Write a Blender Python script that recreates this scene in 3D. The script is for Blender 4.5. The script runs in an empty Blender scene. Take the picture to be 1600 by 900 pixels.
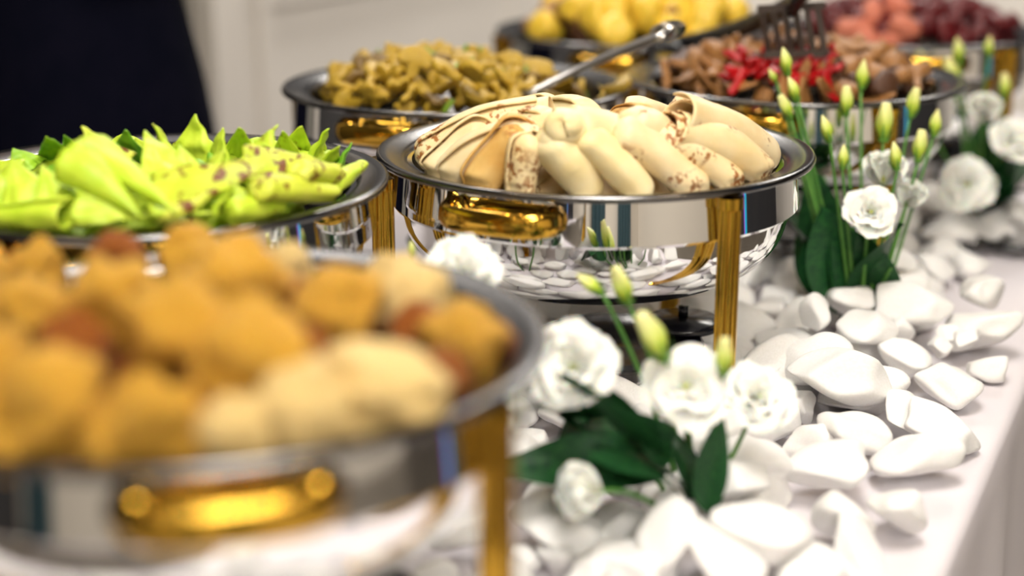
import bpy, bmesh, math, random
import numpy as np
from mathutils import Vector, Matrix, noise as mnoise
from math import sin, cos, pi, radians, sqrt, tan, atan2

random.seed(7)
rng = np.random.RandomState(7)
scene = bpy.context.scene
C = scene.collection

# ------------------------------------------------------------------ camera, world, lights, exposure
F, TH = 2417.3, radians(16.526)
TAB = 0.75                       # table top height
RIM = TAB + 0.24                 # rim plane of the chafing dishes
CAMZ = RIM + 0.2812
cam = bpy.data.cameras.new('camera'); cam.sensor_width = 36.0; cam.lens = F / 1600 * 36
cam.clip_start = 0.02; cam.clip_end = 60
cam.dof.use_dof = True; cam.dof.focus_distance = 1.39; cam.dof.aperture_fstop = 1.7; cam.dof.aperture_blades = 9
camo = bpy.data.objects.new('camera', cam); C.objects.link(camo)
camo.location = (0, 0, CAMZ); camo.rotation_euler = (pi / 2 - TH, 0, 0)
scene.camera = camo

vs = scene.view_settings
vs.view_transform = 'Standard'; vs.look = 'None'; vs.gamma = 1.0; vs.use_curve_mapping = False
vs.exposure = 0.1
cy = scene.cycles
cy.use_denoising = True; cy.sample_clamp_indirect = 8.0; cy.max_bounces = 8; cy.glossy_bounces = 5
cy.diffuse_bounces = 3; cy.transmission_bounces = 6; cy.caustics_reflective = True; cy.blur_glossy = 0.5

world = bpy.data.worlds.new('world'); scene.world = world; world.use_nodes = True
world.node_tree.nodes['Background'].inputs[0].default_value = (0.5, 0.55, 0.65, 1)
world.node_tree.nodes['Background'].inputs[1].default_value = 0.3

UX, UY, NX, NY = 0.422, 0.9066, 0.9066, -0.422
def W(u, v, z=0.0):              # table frame: u along the buffet, v across it (to the right)
    return Vector((u * UX + v * NX, u * UY + v * NY, z))
YAW = atan2(UY, UX)

def area_light(name, u, v, z, su, sv, watts, col=(1, 0.95, 0.88)):
    L = bpy.data.lights.new(name, 'AREA'); L.shape = 'RECTANGLE'; L.size = su; L.size_y = sv
    L.energy = watts; L.color = col
    o = bpy.data.objects.new(name, L); C.objects.link(o); o.location = W(u, v, z)
    o.rotation_euler = (0, 0, YAW)
    return o
CEIL = 2.9
area_light('unseen_overhead_light', 0.45, -0.1, CEIL - 0.03, 1.1, 0.5, 44)
area_light('unseen_overhead_light', 3.6, -1.7, CEIL - 0.03, 2.4, 0.2, 60)  # added lamp with no known source, washes the panelled left wall
area_light('unseen_overhead_light', 4.6, -0.2, CEIL - 0.03, 1.2, 0.5, 50)  # added lamp, only there to wash the far wall
area_light('unseen_overhead_light', -1.4, 1.3, CEIL - 0.03, 1.6, 0.8, 90)  # added lamp, brightens the beige back wall that the chrome mirrors
for (u, v, wt) in ((1.3, -0.9, 9), (0.3, -1.2, 9), (0.2, 0.5, 12), (1.0, 0.75, 16), (-0.9, -0.3, 8), (-2.0, 0.8, 8),
                   (-2.0, -1.2, 6), (3.4, 1.4, 6), (-0.6, 1.6, 8)):
    L = bpy.data.lights.new('downlight', 'POINT'); L.energy = wt; L.shadow_soft_size = 0.035; L.color = (1, 0.8, 0.55)
    o = bpy.data.objects.new('downlight', L); C.objects.link(o); o.location = W(u, v, CEIL - 0.08)

# ------------------------------------------------------------------ pixel -> place
def at(x, y, zrel):              # point seen at a photograph pixel, on the level zrel above the rims
    up = (450 - y) / F
    wy = cos(TH) + up * sin(TH); wz = -sin(TH) + up * cos(TH)
    t = (RIM + zrel - CAMZ) / wz
    return Vector(((x - 800) / F * t, wy * t, RIM + zrel))
def atd(x, y, d):                # same, at a distance along the view axis
    up = (450 - y) / F
    return Vector(((x - 800) / F * d, d * (cos(TH) + up * sin(TH)), CAMZ + d * (-sin(TH) + up * cos(TH))))
def depth(p): return p.y * cos(TH) - (p.z - CAMZ) * sin(TH)

# ------------------------------------------------------------------ helpers
def finish(me, smooth=True, recalc=True):
    if recalc:
        bm = bmesh.new(); bm.from_mesh(me); bmesh.ops.recalc_face_normals(bm, faces=bm.faces); bm.to_mesh(me); bm.free()
    if smooth: me.polygons.foreach_set('use_smooth', [True] * len(me.polygons))
    me.update()
def sharpen(me, ang=32):
    bm = bmesh.new(); bm.from_mesh(me)
    for e in bm.edges: e.smooth = e.calc_face_angle(0) < radians(ang)
    bm.to_mesh(me); bm.free(); return me
def mesh(name, vf, mat=None, smooth=True, recalc=True):
    me = bpy.data.meshes.new(name); me.from_pydata([tuple(v) for v in vf[0]], [], vf[1]); finish(me, smooth, recalc)
    if mat: me.materials.append(mat)
    return me
def link(name, me, parent=None, loc=None, rot=None, scale=None, label=None, cat=None, group=None, kind=None):
    o = bpy.data.objects.new(name, me); C.objects.link(o)
    if parent: o.parent = parent
    if loc is not None: o.location = loc
    if rot is not None: o.rotation_euler = rot
    if scale is not None: o.scale = scale
    if label: o['label'] = label
    if cat: o['category'] = cat
    if group: o['group'] = group
    if kind: o['kind'] = kind
    return o
def empty(name, loc, rz=0, label=None, cat=None, group=None):
    o = link(name, None, None, loc, (0, 0, rz), None, label, cat, group); o.empty_display_size = 0.02
    return o
def join(*parts):
    V, Fc = [], []
    for v, f in parts:
        n = len(V); V += [tuple(p) for p in v]; Fc += [tuple(i + n for i in q) for q in f]
    return V, Fc
def lathe(prof, seg=64, close=False):
    V, Fc = [], []; n = len(prof)
    for k in range(seg):
        a = 2 * pi * k / seg
        for r, z in prof: V.append((r * cos(a), r * sin(a), z))
    for k in range(seg):
        for i in range(n - 1 + (1 if close else 0)):
            j = (i + 1) % n; k2 = (k + 1) % seg
            Fc.append((k * n + i, k2 * n + i, k2 * n + j, k * n + j))
    return V, Fc
def tube(pts, rad, seg=10, sect=None, cap=True):
    pts = [Vector(p) for p in pts]; n = len(pts)
    if not hasattr(rad, '__len__'): rad = [rad] * n
    V, Fc = [], []; prev = None
    for i, p in enumerate(pts):
        t = (pts[min(i + 1, n - 1)] - pts[max(i - 1, 0)]).normalized()
        if prev is None: a = t.orthogonal().normalized() if abs(t.z) > .95 else t.cross(Vector((0, 0, 1))).normalized()
        else: a = (prev - t * prev.dot(t)).normalized()
        prev = a; b = t.cross(a)
        for k in range(seg):
            g = 2 * pi * k / seg; sx, sy = (sect if sect else (1, 1))
            V.append(p + a * (cos(g) * rad[i] * sx) + b * (sin(g) * rad[i] * sy))
    for i in range(n - 1):
        for k in range(seg):
            k2 = (k + 1) % seg
            Fc.append((i * seg + k, i * seg + k2, (i + 1) * seg + k2, (i + 1) * seg + k))
    if cap: Fc += [tuple(range(seg)), tuple(range((n - 1) * seg, n * seg))]
    return V, Fc
def box(x0, x1, y0, y1, z0, z1, fn=None):
    V = [(x, y, z) for x in (x0, x1) for y in (y0, y1) for z in (z0, z1)]
    if fn: V = [fn(*v) for v in V]
    return V, [(0, 1, 3, 2), (4, 6, 7, 5), (0, 4, 5, 1), (2, 3, 7, 6), (0, 2, 6, 4), (1, 5, 7, 3)]
def bez(a, b, c, n=12):
    a, b, c = Vector(a), Vector(b), Vector(c)
    return [a * (1 - t) ** 2 + b * 2 * t * (1 - t) + c * t * t for t in [i / (n - 1) for i in range(n)]]
def ico(sub=3):
    bm = bmesh.new(); bmesh.ops.create_icosphere(bm, subdivisions=sub, radius=1)
    V = [v.co.copy() for v in bm.verts]; Fc = [tuple(v.index for v in f.verts) for f in bm.faces]; bm.free()
    return V, Fc

# ------------------------------------------------------------------ materials
def newmat(name):
    m = bpy.data.materials.new(name); m.use_nodes = True
    return m, m.node_tree, m.node_tree.nodes['Principled BSDF']
def rgba(c): return (c[0], c[1], c[2], 1)
def coords(nt, scale=1.0, rand=True):
    tc = nt.nodes.new('ShaderNodeTexCoord'); mp = nt.nodes.new('ShaderNodeMapping')
    nt.links.new(tc.outputs['Object'], mp.inputs[0]); mp.inputs['Scale'].default_value = (scale,) * 3
    if rand:
        oi = nt.nodes.new('ShaderNodeObjectInfo'); mul = nt.nodes.new('ShaderNodeVectorMath'); mul.operation = 'SCALE'
        mul.inputs[0].default_value = (37.0, 61.0, 23.0); nt.links.new(oi.outputs['Random'], mul.inputs['Scale'])
        nt.links.new(mul.outputs[0], mp.inputs['Location'])
    return mp.outputs[0]
def nz(nt, vec, scale, detail=3, rough=.55):
    n = nt.nodes.new('ShaderNodeTexNoise'); n.inputs['Scale'].default_value = scale; n.inputs['Detail'].default_value = detail
    n.inputs['Roughness'].default_value = rough; nt.links.new(vec, n.inputs['Vector']); return n.outputs['Fac']
def ramp(nt, fac, stops):
    r = nt.nodes.new('ShaderNodeValToRGB'); nt.links.new(fac, r.inputs[0]); e = r.color_ramp.elements
    while len(e) < len(stops): e.new(0.5)
    for i, (p, c) in enumerate(stops): e[i].position = p; e[i].color = rgba(c)
    return r.outputs[0]
def mixc(nt, fac, a, b):
    m = nt.nodes.new('ShaderNodeMix'); m.data_type = 'RGBA'
    nt.links.new(fac, m.inputs[0])
    for s, x in ((6, a), (7, b)):
        if isinstance(x, tuple): m.inputs[s].default_value = rgba(x)
        else: nt.links.new(x, m.inputs[s])
    return m.outputs[2]
def bump(nt, bs, fac, strength, dist):
    b = nt.nodes.new('ShaderNodeBump'); b.inputs['Strength'].default_value = strength; b.inputs['Distance'].default_value = dist
    nt.links.new(fac, b.inputs['Height']); nt.links.new(b.outputs[0], bs.inputs['Normal'])
def plain(name, col, rough=.5, metal=0, col2=None, nscale=30, bmp=0, bscale=60, bdist=.001, sss=0, spec=.5):
    m, nt, bs = newmat(name)
    bs.inputs['Base Color'].default_value = rgba(col); bs.inputs['Roughness'].default_value = rough
    bs.inputs['Metallic'].default_value = metal; bs.inputs['Specular IOR Level'].default_value = spec
    if sss:
        bs.inputs['Subsurface Weight'].default_value = sss; bs.inputs['Subsurface Radius'].default_value = (.01, .006, .003)
        bs.inputs['Subsurface Scale'].default_value = .6
    if col2 or bmp:
        v = coords(nt)
        if col2: nt.links.new(ramp(nt, nz(nt, v, nscale, 4), [(.35, col), (.65, col2)]), bs.inputs['Base Color'])
        if bmp: bump(nt, bs, nz(nt, v, bscale, 4), bmp, bdist)
    return m
def spotted(name, c1, c2, spot, amount=.6, s_low=22, s_hi=190, bmp=.25, rough=.5, sss=.15, mask=.55):
    m, nt, bs = newmat(name); v = coords(nt)
    base = ramp(nt, nz(nt, v, 28, 3), [(.32, c1), (.68, c2)])
    lo = ramp(nt, nz(nt, v, s_low, 1), [(mask, (0, 0, 0)), (mask + .05, (1, 1, 1))])
    hi = ramp(nt, nz(nt, v, s_hi, 2), [(.50, (0, 0, 0)), (.56, (1, 1, 1))])
    mul = nt.nodes.new('ShaderNodeMath'); mul.operation = 'MULTIPLY'; nt.links.new(lo, mul.inputs[0]); nt.links.new(hi, mul.inputs[1])
    mu2 = nt.nodes.new('ShaderNodeMath'); mu2.operation = 'MULTIPLY'; nt.links.new(mul.outputs[0], mu2.inputs[0]); mu2.inputs[1].default_value = amount
    nt.links.new(mixc(nt, mu2.outputs[0], base, spot), bs.inputs['Base Color'])
    bs.inputs['Roughness'].default_value = rough
    bs.inputs['Subsurface Weight'].default_value = sss; bs.inputs['Subsurface Radius'].default_value = (.008, .005, .002)
    bs.inputs['Subsurface Scale'].default_value = .5
    bump(nt, bs, nz(nt, v, 75, 5, .6), min(1, bmp * 1.6), .002)
    return m

CHROME = plain('chrome', (.82, .82, .83), .045, 1)
PANMAT = plain('dark_steel_pan', (.17, .165, .165), .22, 1)
GOLD = plain('gold', (.72, .42, .055), .13, 1)
BLACK = plain('black_enamel', (.008, .008, .012), .22)
BLACKPL = plain('black_plastic', (.012, .012, .014), .35)
STEEL = plain('brushed_steel', (.45, .43, .41), .3, 1)
CREPE = [spotted('crepe_pale', (.80, .60, .31), (.88, .73, .47), (.30, .10, .02), .85, mask=.60),
         spotted('crepe_spotted', (.80, .60, .30), (.86, .71, .44), (.32, .11, .02), .95, mask=.50),
         spotted('crepe_golden', (.62, .33, .07), (.80, .54, .20), (.33, .12, .02), .7, mask=.50),
         spotted('crepe_plain', (.86, .68, .33), (.89, .76, .48), (.5, .25, .06), .15, mask=.62)]
GREEN = [spotted('green_crepe', (.42, .62, .015), (.62, .76, .06), (.16, .06, .0), .6, mask=.62, sss=.2),
         spotted('green_crepe_spotted', (.52, .64, .02), (.70, .74, .09), (.16, .045, .0), 1.0, mask=.50, s_low=26, s_hi=110),
         spotted('green_crepe_dark', (.05, .28, .01), (.38, .62, .03), (.2, .2, .01), .3, mask=.66)]
FRIED = [spotted('fried_crust', (.84, .34, .010), (.98, .66, .09), (.50, .13, .006), .55, s_low=40, s_hi=160, mask=.48, bmp=.6, sss=.1),
         spotted('fried_crust_gap_dark', (.30, .065, .004), (.60, .20, .018), (.30, .06, .01), .6, s_low=40, s_hi=160, mask=.45, bmp=.6, sss=.1),  # brown crust, darkened so filler balls stand for shaded gaps in the heap
         spotted('fried_crust_pale', (.90, .60, .18), (.95, .76, .38), (.7, .35, .06), .4, s_low=40, s_hi=160, mask=.5, bmp=.5, sss=.1)]
MUSH = [plain('mushroom_yellow', (.30, .17, .012), .4, 0, (.66, .45, .04), 60, .4, sss=.1),
        plain('mushroom_brown', (.09, .045, .01), .4, 0, (.30, .18, .03), 60, .4),
        plain('herb_green', (.12, .26, .02), .5, 0, (.30, .42, .04), 60, .3)]
MEAT = [plain('roast_meat', (.16, .055, .015), .38, 0, (.55, .27, .08), 50, .5, sss=.05),
        plain('roast_meat_dark', (.03, .012, .008), .35, 0, (.14, .055, .02), 50, .5)]
PEPPER = plain('red_pepper', (.55, .002, .004), .38, 0, (.28, .001, .004), 30, .2)
POTATO = plain('yellow_potato', (.86, .55, .02), .4, 0, (.92, .68, .10), 40, .2, sss=.2)
BEET = plain('dark_red_beet', (.06, .003, .005), .4, 0, (.18, .006, .010), 40, .3)
SALMON = plain('salmon_pink', (.58, .13, .07), .6, 0, (.66, .26, .17), 60, .3, sss=.2)
STONE = plain('white_marble_pebble', (.80, .79, .77), .5, 0, (.86, .85, .84), 14, .22, 60, .0018, sss=.05, spec=.25)
PETAL = plain('white_petal', (.88, .88, .80), .6, 0, (.90, .90, .85), 50, .05, sss=.45, spec=.15)
LEAF = plain('dark_leaf', (.006, .038, .014), .4, 0, (.016, .085, .02), 30, .2, spec=.3)
STEMM = plain('green_stem', (.06, .20, .03), .45, 0, (.12, .30, .05), 40)
STAMEN = plain('yellow_stamen', (.45, .50, .08), .6)
def bud_material():
    m, nt, bs = newmat('bud_green_to_cream'); tc = nt.nodes.new('ShaderNodeTexCoord')
    sp = nt.nodes.new('ShaderNodeSeparateXYZ'); nt.links.new(tc.outputs['Generated'], sp.inputs[0])
    c = ramp(nt, sp.outputs[2], [(.05, (.22, .42, .03)), (.40, (.52, .66, .06)), (.9, (.80, .80, .34))])
    nt.links.new(c, bs.inputs['Base Color']); bs.inputs['Roughness'].default_value = .45
    bs.inputs['Subsurface Weight'].default_value = .2; bs.inputs['Subsurface Scale'].default_value = .005
    return m
BUD = bud_material()
CLOTH = plain('white_tablecloth', (.68, .64, .68), .75, 0, (.71, .67, .70), 8, .25, 350, .0006)
WALLM = plain('white_panel_paint', (.74, .70, .65), .55, 0, (.77, .73, .68), 3, .05)
WALLD = plain('dark_wall_paint', (.03, .03, .035), .6, 0, (.04, .038, .04), 3)
GREYD = plain('grey_door_paint', (.26, .25, .22), .5, 0, (.29, .28, .25), 4)
FLOORM = plain('brown_floor', (.10, .085, .065), .35, 0, (.14, .12, .10), 2.5)
CEILM = plain('ceiling_paint', (.10, .095, .09), .8)
CURT = plain('teal_curtain', (.03, .07, .085), .7)
BEIGE = plain('beige_wall', (.72, .66, .57), .7)
SUIT = plain('black_cloth', (.0025, .003, .008), .9, 0, (.004, .004, .010), 20, .2, 300, spec=.03)
SKIN = plain('skin', (.55, .32, .22), .5, sss=.1)
HAIR = plain('dark_hair', (.02, .012, .008), .5)
WOOD = plain('table_wood', (.25, .15, .08), .5, 0, (.32, .2, .1), 20)
GLASS, _nt, _b = newmat('clear_glass'); _b.inputs['Transmission Weight'].default_value = 1; _b.inputs['Roughness'].default_value = .03; _b.inputs['IOR'].default_value = 1.48
def emit(name, col, s):
    m, nt, bs = newmat(name); bs.inputs['Base Color'].default_value = (0, 0, 0, 1)
    bs.inputs['Emission Color'].default_value = rgba(col); bs.inputs['Emission Strength'].default_value = s; return m

# ------------------------------------------------------------------ room
U0, U1, V0, V1 = -2.4, 5.6, -1.95, 3.2
link('floor', mesh('floor', box(U0, U1, V0 - .1, V1, -.05, 0, W), FLOORM, False), kind='structure')
link('ceiling', mesh('ceiling', box(U0, U1, V0 - .1, V1, CEIL, CEIL + .05, W), CEILM, False), kind='structure')
UD = 2.70                         # where the grey door ends and the white panelling begins
w = link('wall_left', mesh('wall_left', box(UD, U1, V0 - .08, V0, 0, 1.05, W), WALLM, False), kind='structure')
link('upper_wall', mesh('upper_wall', box(UD - .02, U1, V0 - .08, V0 - .01, 1.05, CEIL, W), WALLD, False), w)
link('chair_rail', mesh('chair_rail', box(UD, U1, V0, V0 + .03, 1.05, 1.10, W), WALLM, False), w)
def frame_rect(u0, u1, z0, z1, t, d):
    f = lambda a, b, c, e: box(a, b, V0 - .001, V0 + d, c, e, W)
    return join(f(u0, u1, z1 - t, z1), f(u0, u1, z0, z0 + t), f(u0, u0 + t, z0 + t, z1 - t), f(u1 - t, u1, z0 + t, z1 - t))
for a, b in ((UD + .16, UD + 1.5), (UD + 1.66, U1 - .1)):
    link('panel_moulding', mesh('panel_moulding', frame_rect(a, b, .22, .93, .035, .014), WALLM, False), w)
link('baseboard_left', mesh('baseboard_left', box(UD, U1, V0, V0 + .02, 0, .12, W), WALLM, False), kind='structure')
d = link('door_1', mesh('door_1', box(UD - 1.3, UD, V0 - .1, V0 - .05, 0, 2.2, W), GREYD, False), kind='structure')
for z0, z1 in ((.15, .95), (1.1, 2.05)):
    link('door_panel', mesh('door_panel', box(UD - 1.15, UD - .15, V0 - .05, V0 - .035, z0, z1, W), GREYD, False), d)
hp = W(UD - 1.2, V0 - .02, 1.0)
link('door_handle', mesh('door_handle', tube([hp, hp + W(.0, .04), hp + W(.1, .04)], .01), STEEL), d)
link('trim_1', mesh('trim_1', box(UD - .03, UD + .07, V0, V0 + .025, 0, 2.3, W), WALLM, False), kind='structure')
link('trim_2', mesh('trim_2', box(UD - 1.37, UD - 1.27, V0, V0 + .025, 0, 2.3, W), WALLM, False), kind='structure')
link('wall_left_near', mesh('wall_left_near', join(box(U0, UD - 1.3, V0 - .08, V0, 0, CEIL, W), box(UD - 1.3, UD, V0 - .08, V0, 2.2, CEIL, W)), WALLD, False), kind='structure')
wf = link('wall_far', mesh('wall_far', box(U1, U1 + .08, V0 - .1, V1, 0, 1.05, W), WALLM, False), kind='structure')
link('upper_wall', mesh('upper_wall', box(U1 + .01, U1 + .08, V0 - .1, V1, 1.05, CEIL, W), WALLD, False), wf)
wr_ = link('wall_right', mesh('wall_right', box(1.5, U1, V1, V1 + .08, 0, CEIL, W), WALLD, False), kind='structure')
link('beige_panelling', mesh('beige_panelling', box(U0, 1.5, V1, V1 + .08, 0, CEIL, W), BEIGE, False), wr_)
link('wall_back', mesh('wall_back', box(U0 - .08, U0, V0 - .1, V1, 0, CEIL, W), BEIGE, False), kind='structure')
def curtain(v0, v1, m):
    V, Fc = [], []; n = 60
    for i in range(n + 1):
        v = v0 + (v1 - v0) * i / n; off = .10 + .035 * sin((v - v0) * 42)
        for z in (.02, 2.6): V.append(W(U0 + off, v, z))
    for i in range(n): Fc.append((2 * i, 2 * i + 2, 2 * i + 3, 2 * i + 1))
    return link('curtain', mesh('curtain', (V, Fc), m), label='dark teal floor-length curtain on the beige wall behind the camera', cat='curtain', group='curtains on the beige wall')
for a, b in ((-1.8, -1.25), (-.15, .2), (.85, 1.4), (1.95, 2.6)): curtain(a, b, CURT)
for v, c in ((1.92, (.02, .55, .8)), (2.02, (.6, .05, .9))):
    link('led_tube', mesh('led_tube', tube([W(2.15, v, .05), W(2.15, v, 2.2)], .034 if v < 2 else .02), emit('led', c, .8)), label='%s light tube standing upright by the dark side wall' % ('blue' if v < 2 else 'violet'), cat='lamp')

# ------------------------------------------------------------------ table and cloth
TU0, TU1, TV0, TV1 = 0.40, 3.05, -1.10, -0.145
tb = empty('buffet_table', W((TU0 + TU1) / 2, (TV0 + TV1) / 2, 0), 0, 'long buffet table hidden under the white cloth', 'table')
def rel(p, o): return Vector(p) - o.location
link('table_top', mesh('table_top', box(TU0 + .02, TU1 - .02, TV0 + .02, TV1 - .02, TAB - .03, TAB - .004, lambda a, b, c: rel(W(a, b, c), tb)), WOOD, False), tb)
for u in (TU0 + .12, TU1 - .12):
    for v in (TV0 + .12, TV1 - .12):
        link('leg', mesh('leg', tube([rel(W(u, v, 0), tb), rel(W(u, v, TAB - .03), tb)], .02), STEEL), tb)
def cloth():
    pts = []; R = .02
    for (cu, cv, a0) in ((TU1 - R, TV1 - R, 0), (TU0 + R, TV1 - R, 90), (TU0 + R, TV0 + R, 180), (TU1 - R, TV0 + R, 270)):
        for k in range(7):
            a = radians(a0 + 15 * k); pts.append((cu + R * cos(a), cv + R * sin(a), cos(a), sin(a)))
    dense = []
    for i in range(len(pts)):
        p, q = pts[i], pts[(i + 1) % len(pts)]; L = math.hypot(q[0] - p[0], q[1] - p[1]); n = max(1, int(L / .03))
        for k in range(n):
            t = k / n; dense.append(tuple(p[j] * (1 - t) + q[j] * t for j in range(4)))
    prof = [(-.016, 0), (-.008, -.001), (-.002, -.005), (0, -.012), (.001, -.04), (.003, -.15), (.006, -.3), (.01, -.48), (.012, -.66)]
    V, Fc = [], []; n = len(dense); s = 0
    for i, (u, v, nu, nv) in enumerate(dense):
        s = i * .03
        for j, (o, z) in enumerate(prof):
            fo = .020 * max(0, (-z - .03) / .63) * (sin(s * 21) + .5 * sin(s * 34 + 1)) + .018 * max(0, -z - .03)
            V.append(W(u + nu * (o + fo), v + nv * (o + fo), TAB + z))
    m = len(prof)
    for i in range(n):
        i2 = (i + 1) % n
        for j in range(m - 1): Fc.append((i * m + j, i2 * m + j, i2 * m + j + 1, i * m + j + 1))
    Fc.append(tuple(i * m for i in range(n)))
    return V, Fc
link('tablecloth', mesh('tablecloth', cloth(), CLOTH), label='white tablecloth spread over the buffet table under stones and dishes', cat='tablecloth')

# ------------------------------------------------------------------ chafing dishes
water_prof = [(.168, .232), (.1845, .232), (.1875, .1955), (.186, .193), (.1795, .191)]
for k in range(1, 15):
    a = k / 14 * radians(84); water_prof.append((.100 + .0785 * cos(a), .190 - .066 * sin(a)))
water_prof += [(.104, .1225), (.100, .1205), (.095, .1225), (.0, .1225)]
ME_WATER = sharpen(mesh('water_pan', lathe(water_prof, 128), CHROME), 20)
pan_prof = [(.0, .190), (.150, .190), (.163, .194), (.168, .204), (.171, .230), (.1735, .2345), (.178, .2365), (.190, .2395), (.1965, .2410),
            (.1995, .2400), (.2005, .2375), (.1995, .2350), (.1965, .2340), (.186, .2335)]
ME_PAN = mesh('food_pan', lathe(pan_prof, 96), PANMAT)
def leg_vf():
    V, Fc = [], []; n = 48
    rings = [(0, .014), (.004, .014), (.005, .010), (.222, .010), (.223, .011), (.2325, .011)]
    for z, r in rings:
        for k in range(n):
            a = 2 * pi * k / n; rr = r * (.80 + .20 * abs(sin(a * 4))) if r == .010 else r
            V.append((rr * cos(a), rr * sin(a), z))
    for i in range(len(rings) - 1):
        for k in range(n): Fc.append((i * n + k, i * n + (k + 1) % n, (i + 1) * n + (k + 1) % n, (i + 1) * n + k))
    Fc += [tuple(range(n)), tuple(range((len(rings) - 1) * n, len(rings) * n))]
    return V, Fc
ME_LEG = sharpen(mesh('leg', leg_vf(), GOLD, True), 40)
def handle_vf():
    pts = []
    for k in range(25):
        t = k / 24 * 2 - 1; a = t * .27; e = 1 - abs(t) ** 6
        r = .1875 + .026 * e
        pts.append((r * cos(a), r * sin(a), 0))
    V, Fc = tube(pts, [.0105] * 25, 16)
    V = [Vector((p[0], p[1], p[2])) for p in V]
    out = []
    for i, p in enumerate(V):                       # squash the section: tall and thin, fluted ends
        c = Vector(pts[i // 16]); o = p - c; out.append(c + Vector((o.x * .38, o.y * .6, o.z)))
    return out, Fc
ME_HANDLE = mesh('handle', handle_vf(), GOLD)
ME_RIVET = mesh('handle_mount', tube([(.184, 0, 0), (.192, 0, 0), (.197, 0, 0)], [.011, .013, .006], 16), GOLD)
def chafing(x, y, leg0, handle, label):
    t = empty('chafing_dish', (x, y, TAB), 0, label, 'chafing dish', 'round chafing dishes on the buffet')
    link('water_pan', ME_WATER, t); link('food_pan', ME_PAN, t)
    for k in range(3):
        a = radians(leg0 + 120 * k); link('leg', ME_LEG, t, (.1945 * cos(a), .1945 * sin(a), 0), (0, 0, a))
    for da in (0, 180):
        h = link('handle', ME_HANDLE, t, (0, 0, .2165), (0, 0, radians(handle + da)))
        for s in (-1, 1): link('handle_mount', ME_RIVET, h, (0, 0, 0), (0, 0, s * .235))
    return t
# centre x, y, first leg, handle
DISH = {'crepe': (.076, 1.400, -58, -117), 'fried': (-.1786, .852, -29, -76), 'green': (-.304, 1.272, 10, -104), 'mushroom': (-.064, 1.777, -75, -112),
        'meat': (.335, 1.835, -68, -114), 'yellow': (.176, 2.29, -55, -104), 'red': (.578, 2.285, -58, -94)}
DL = {'crepe': 'polished chafing dish full of pale rolled crepes, gold handle and legs', 'fried': 'blurred nearest chafing dish heaped with golden fried balls',
      'green': 'chafing dish full of lime green folded crepes', 'mushroom': 'chafing dish of yellow mushroom pieces behind the pale crepes',
      'meat': 'chafing dish of brown roast meat with red pepper on top', 'yellow': 'far chafing dish with yellow potatoes and brown meat',
      'red': 'far chafing dish of dark red food at the end of the front row'}
for k, (x, y, l, h) in DISH.items(): chafing(x, y, l, h, DL[k])
# burners
ME_BBASE = sharpen(mesh('burner_base', lathe([(0, 0), (.047, 0), (.048, .004), (.046, .009), (.044, .010), (.044, .016), (.040, .018), (0, .018)], 48), CHROME))
ME_BBODY = sharpen(mesh('burner_body', lathe([(.034, .018), (.036, .020), (.036, .030), (.033, .032), (.033, .040), (.036, .042), (.036, .052), (.030, .056), (0, .056)], 48), CHROME))
ME_BTOP = sharpen(mesh('burner_collar', lathe([(0, .056), (.030, .056), (.078, .060), (.081, .063), (.078, .066), (.03, .064), (.022, .060), (0, .060)], 48), BLACK))
ME_BLID = mesh('snuffer_lid', join(lathe([(0, .0), (.036, .0), (.038, .003), (.034, .008), (0, .010)], 32), tube([(0, 0, .01), (0, 0, .02)], .005)), BLACK)
for k, (x, y, l, h) in DISH.items():
    dx, dy = (.022, -.03)
    b = empty('fuel_burner', (x + dx, y + dy, TAB), 0, 'chrome fuel burner with black collar under the dish of %s' % {'crepe': 'pale crepes', 'fried': 'fried balls', 'green': 'green crepes', 'mushroom': 'mushrooms', 'meat': 'roast meat', 'yellow': 'potatoes', 'red': 'dark red beets'}[k], 'burner', 'fuel burners under the dishes')
    link('burner_base', ME_BBASE, b); link('burner_body', ME_BBODY, b); link('burner_collar', ME_BTOP, b)
    link('snuffer_lid', ME_BLID, b, (.065, .035, .0665), (0, 0, 0))
    link('lid_arm', mesh('lid_arm', tube([(.036, .0, .05), (.05, .03, .066), (.065, .035, .07)], .0025), BLACK), b)

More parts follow.
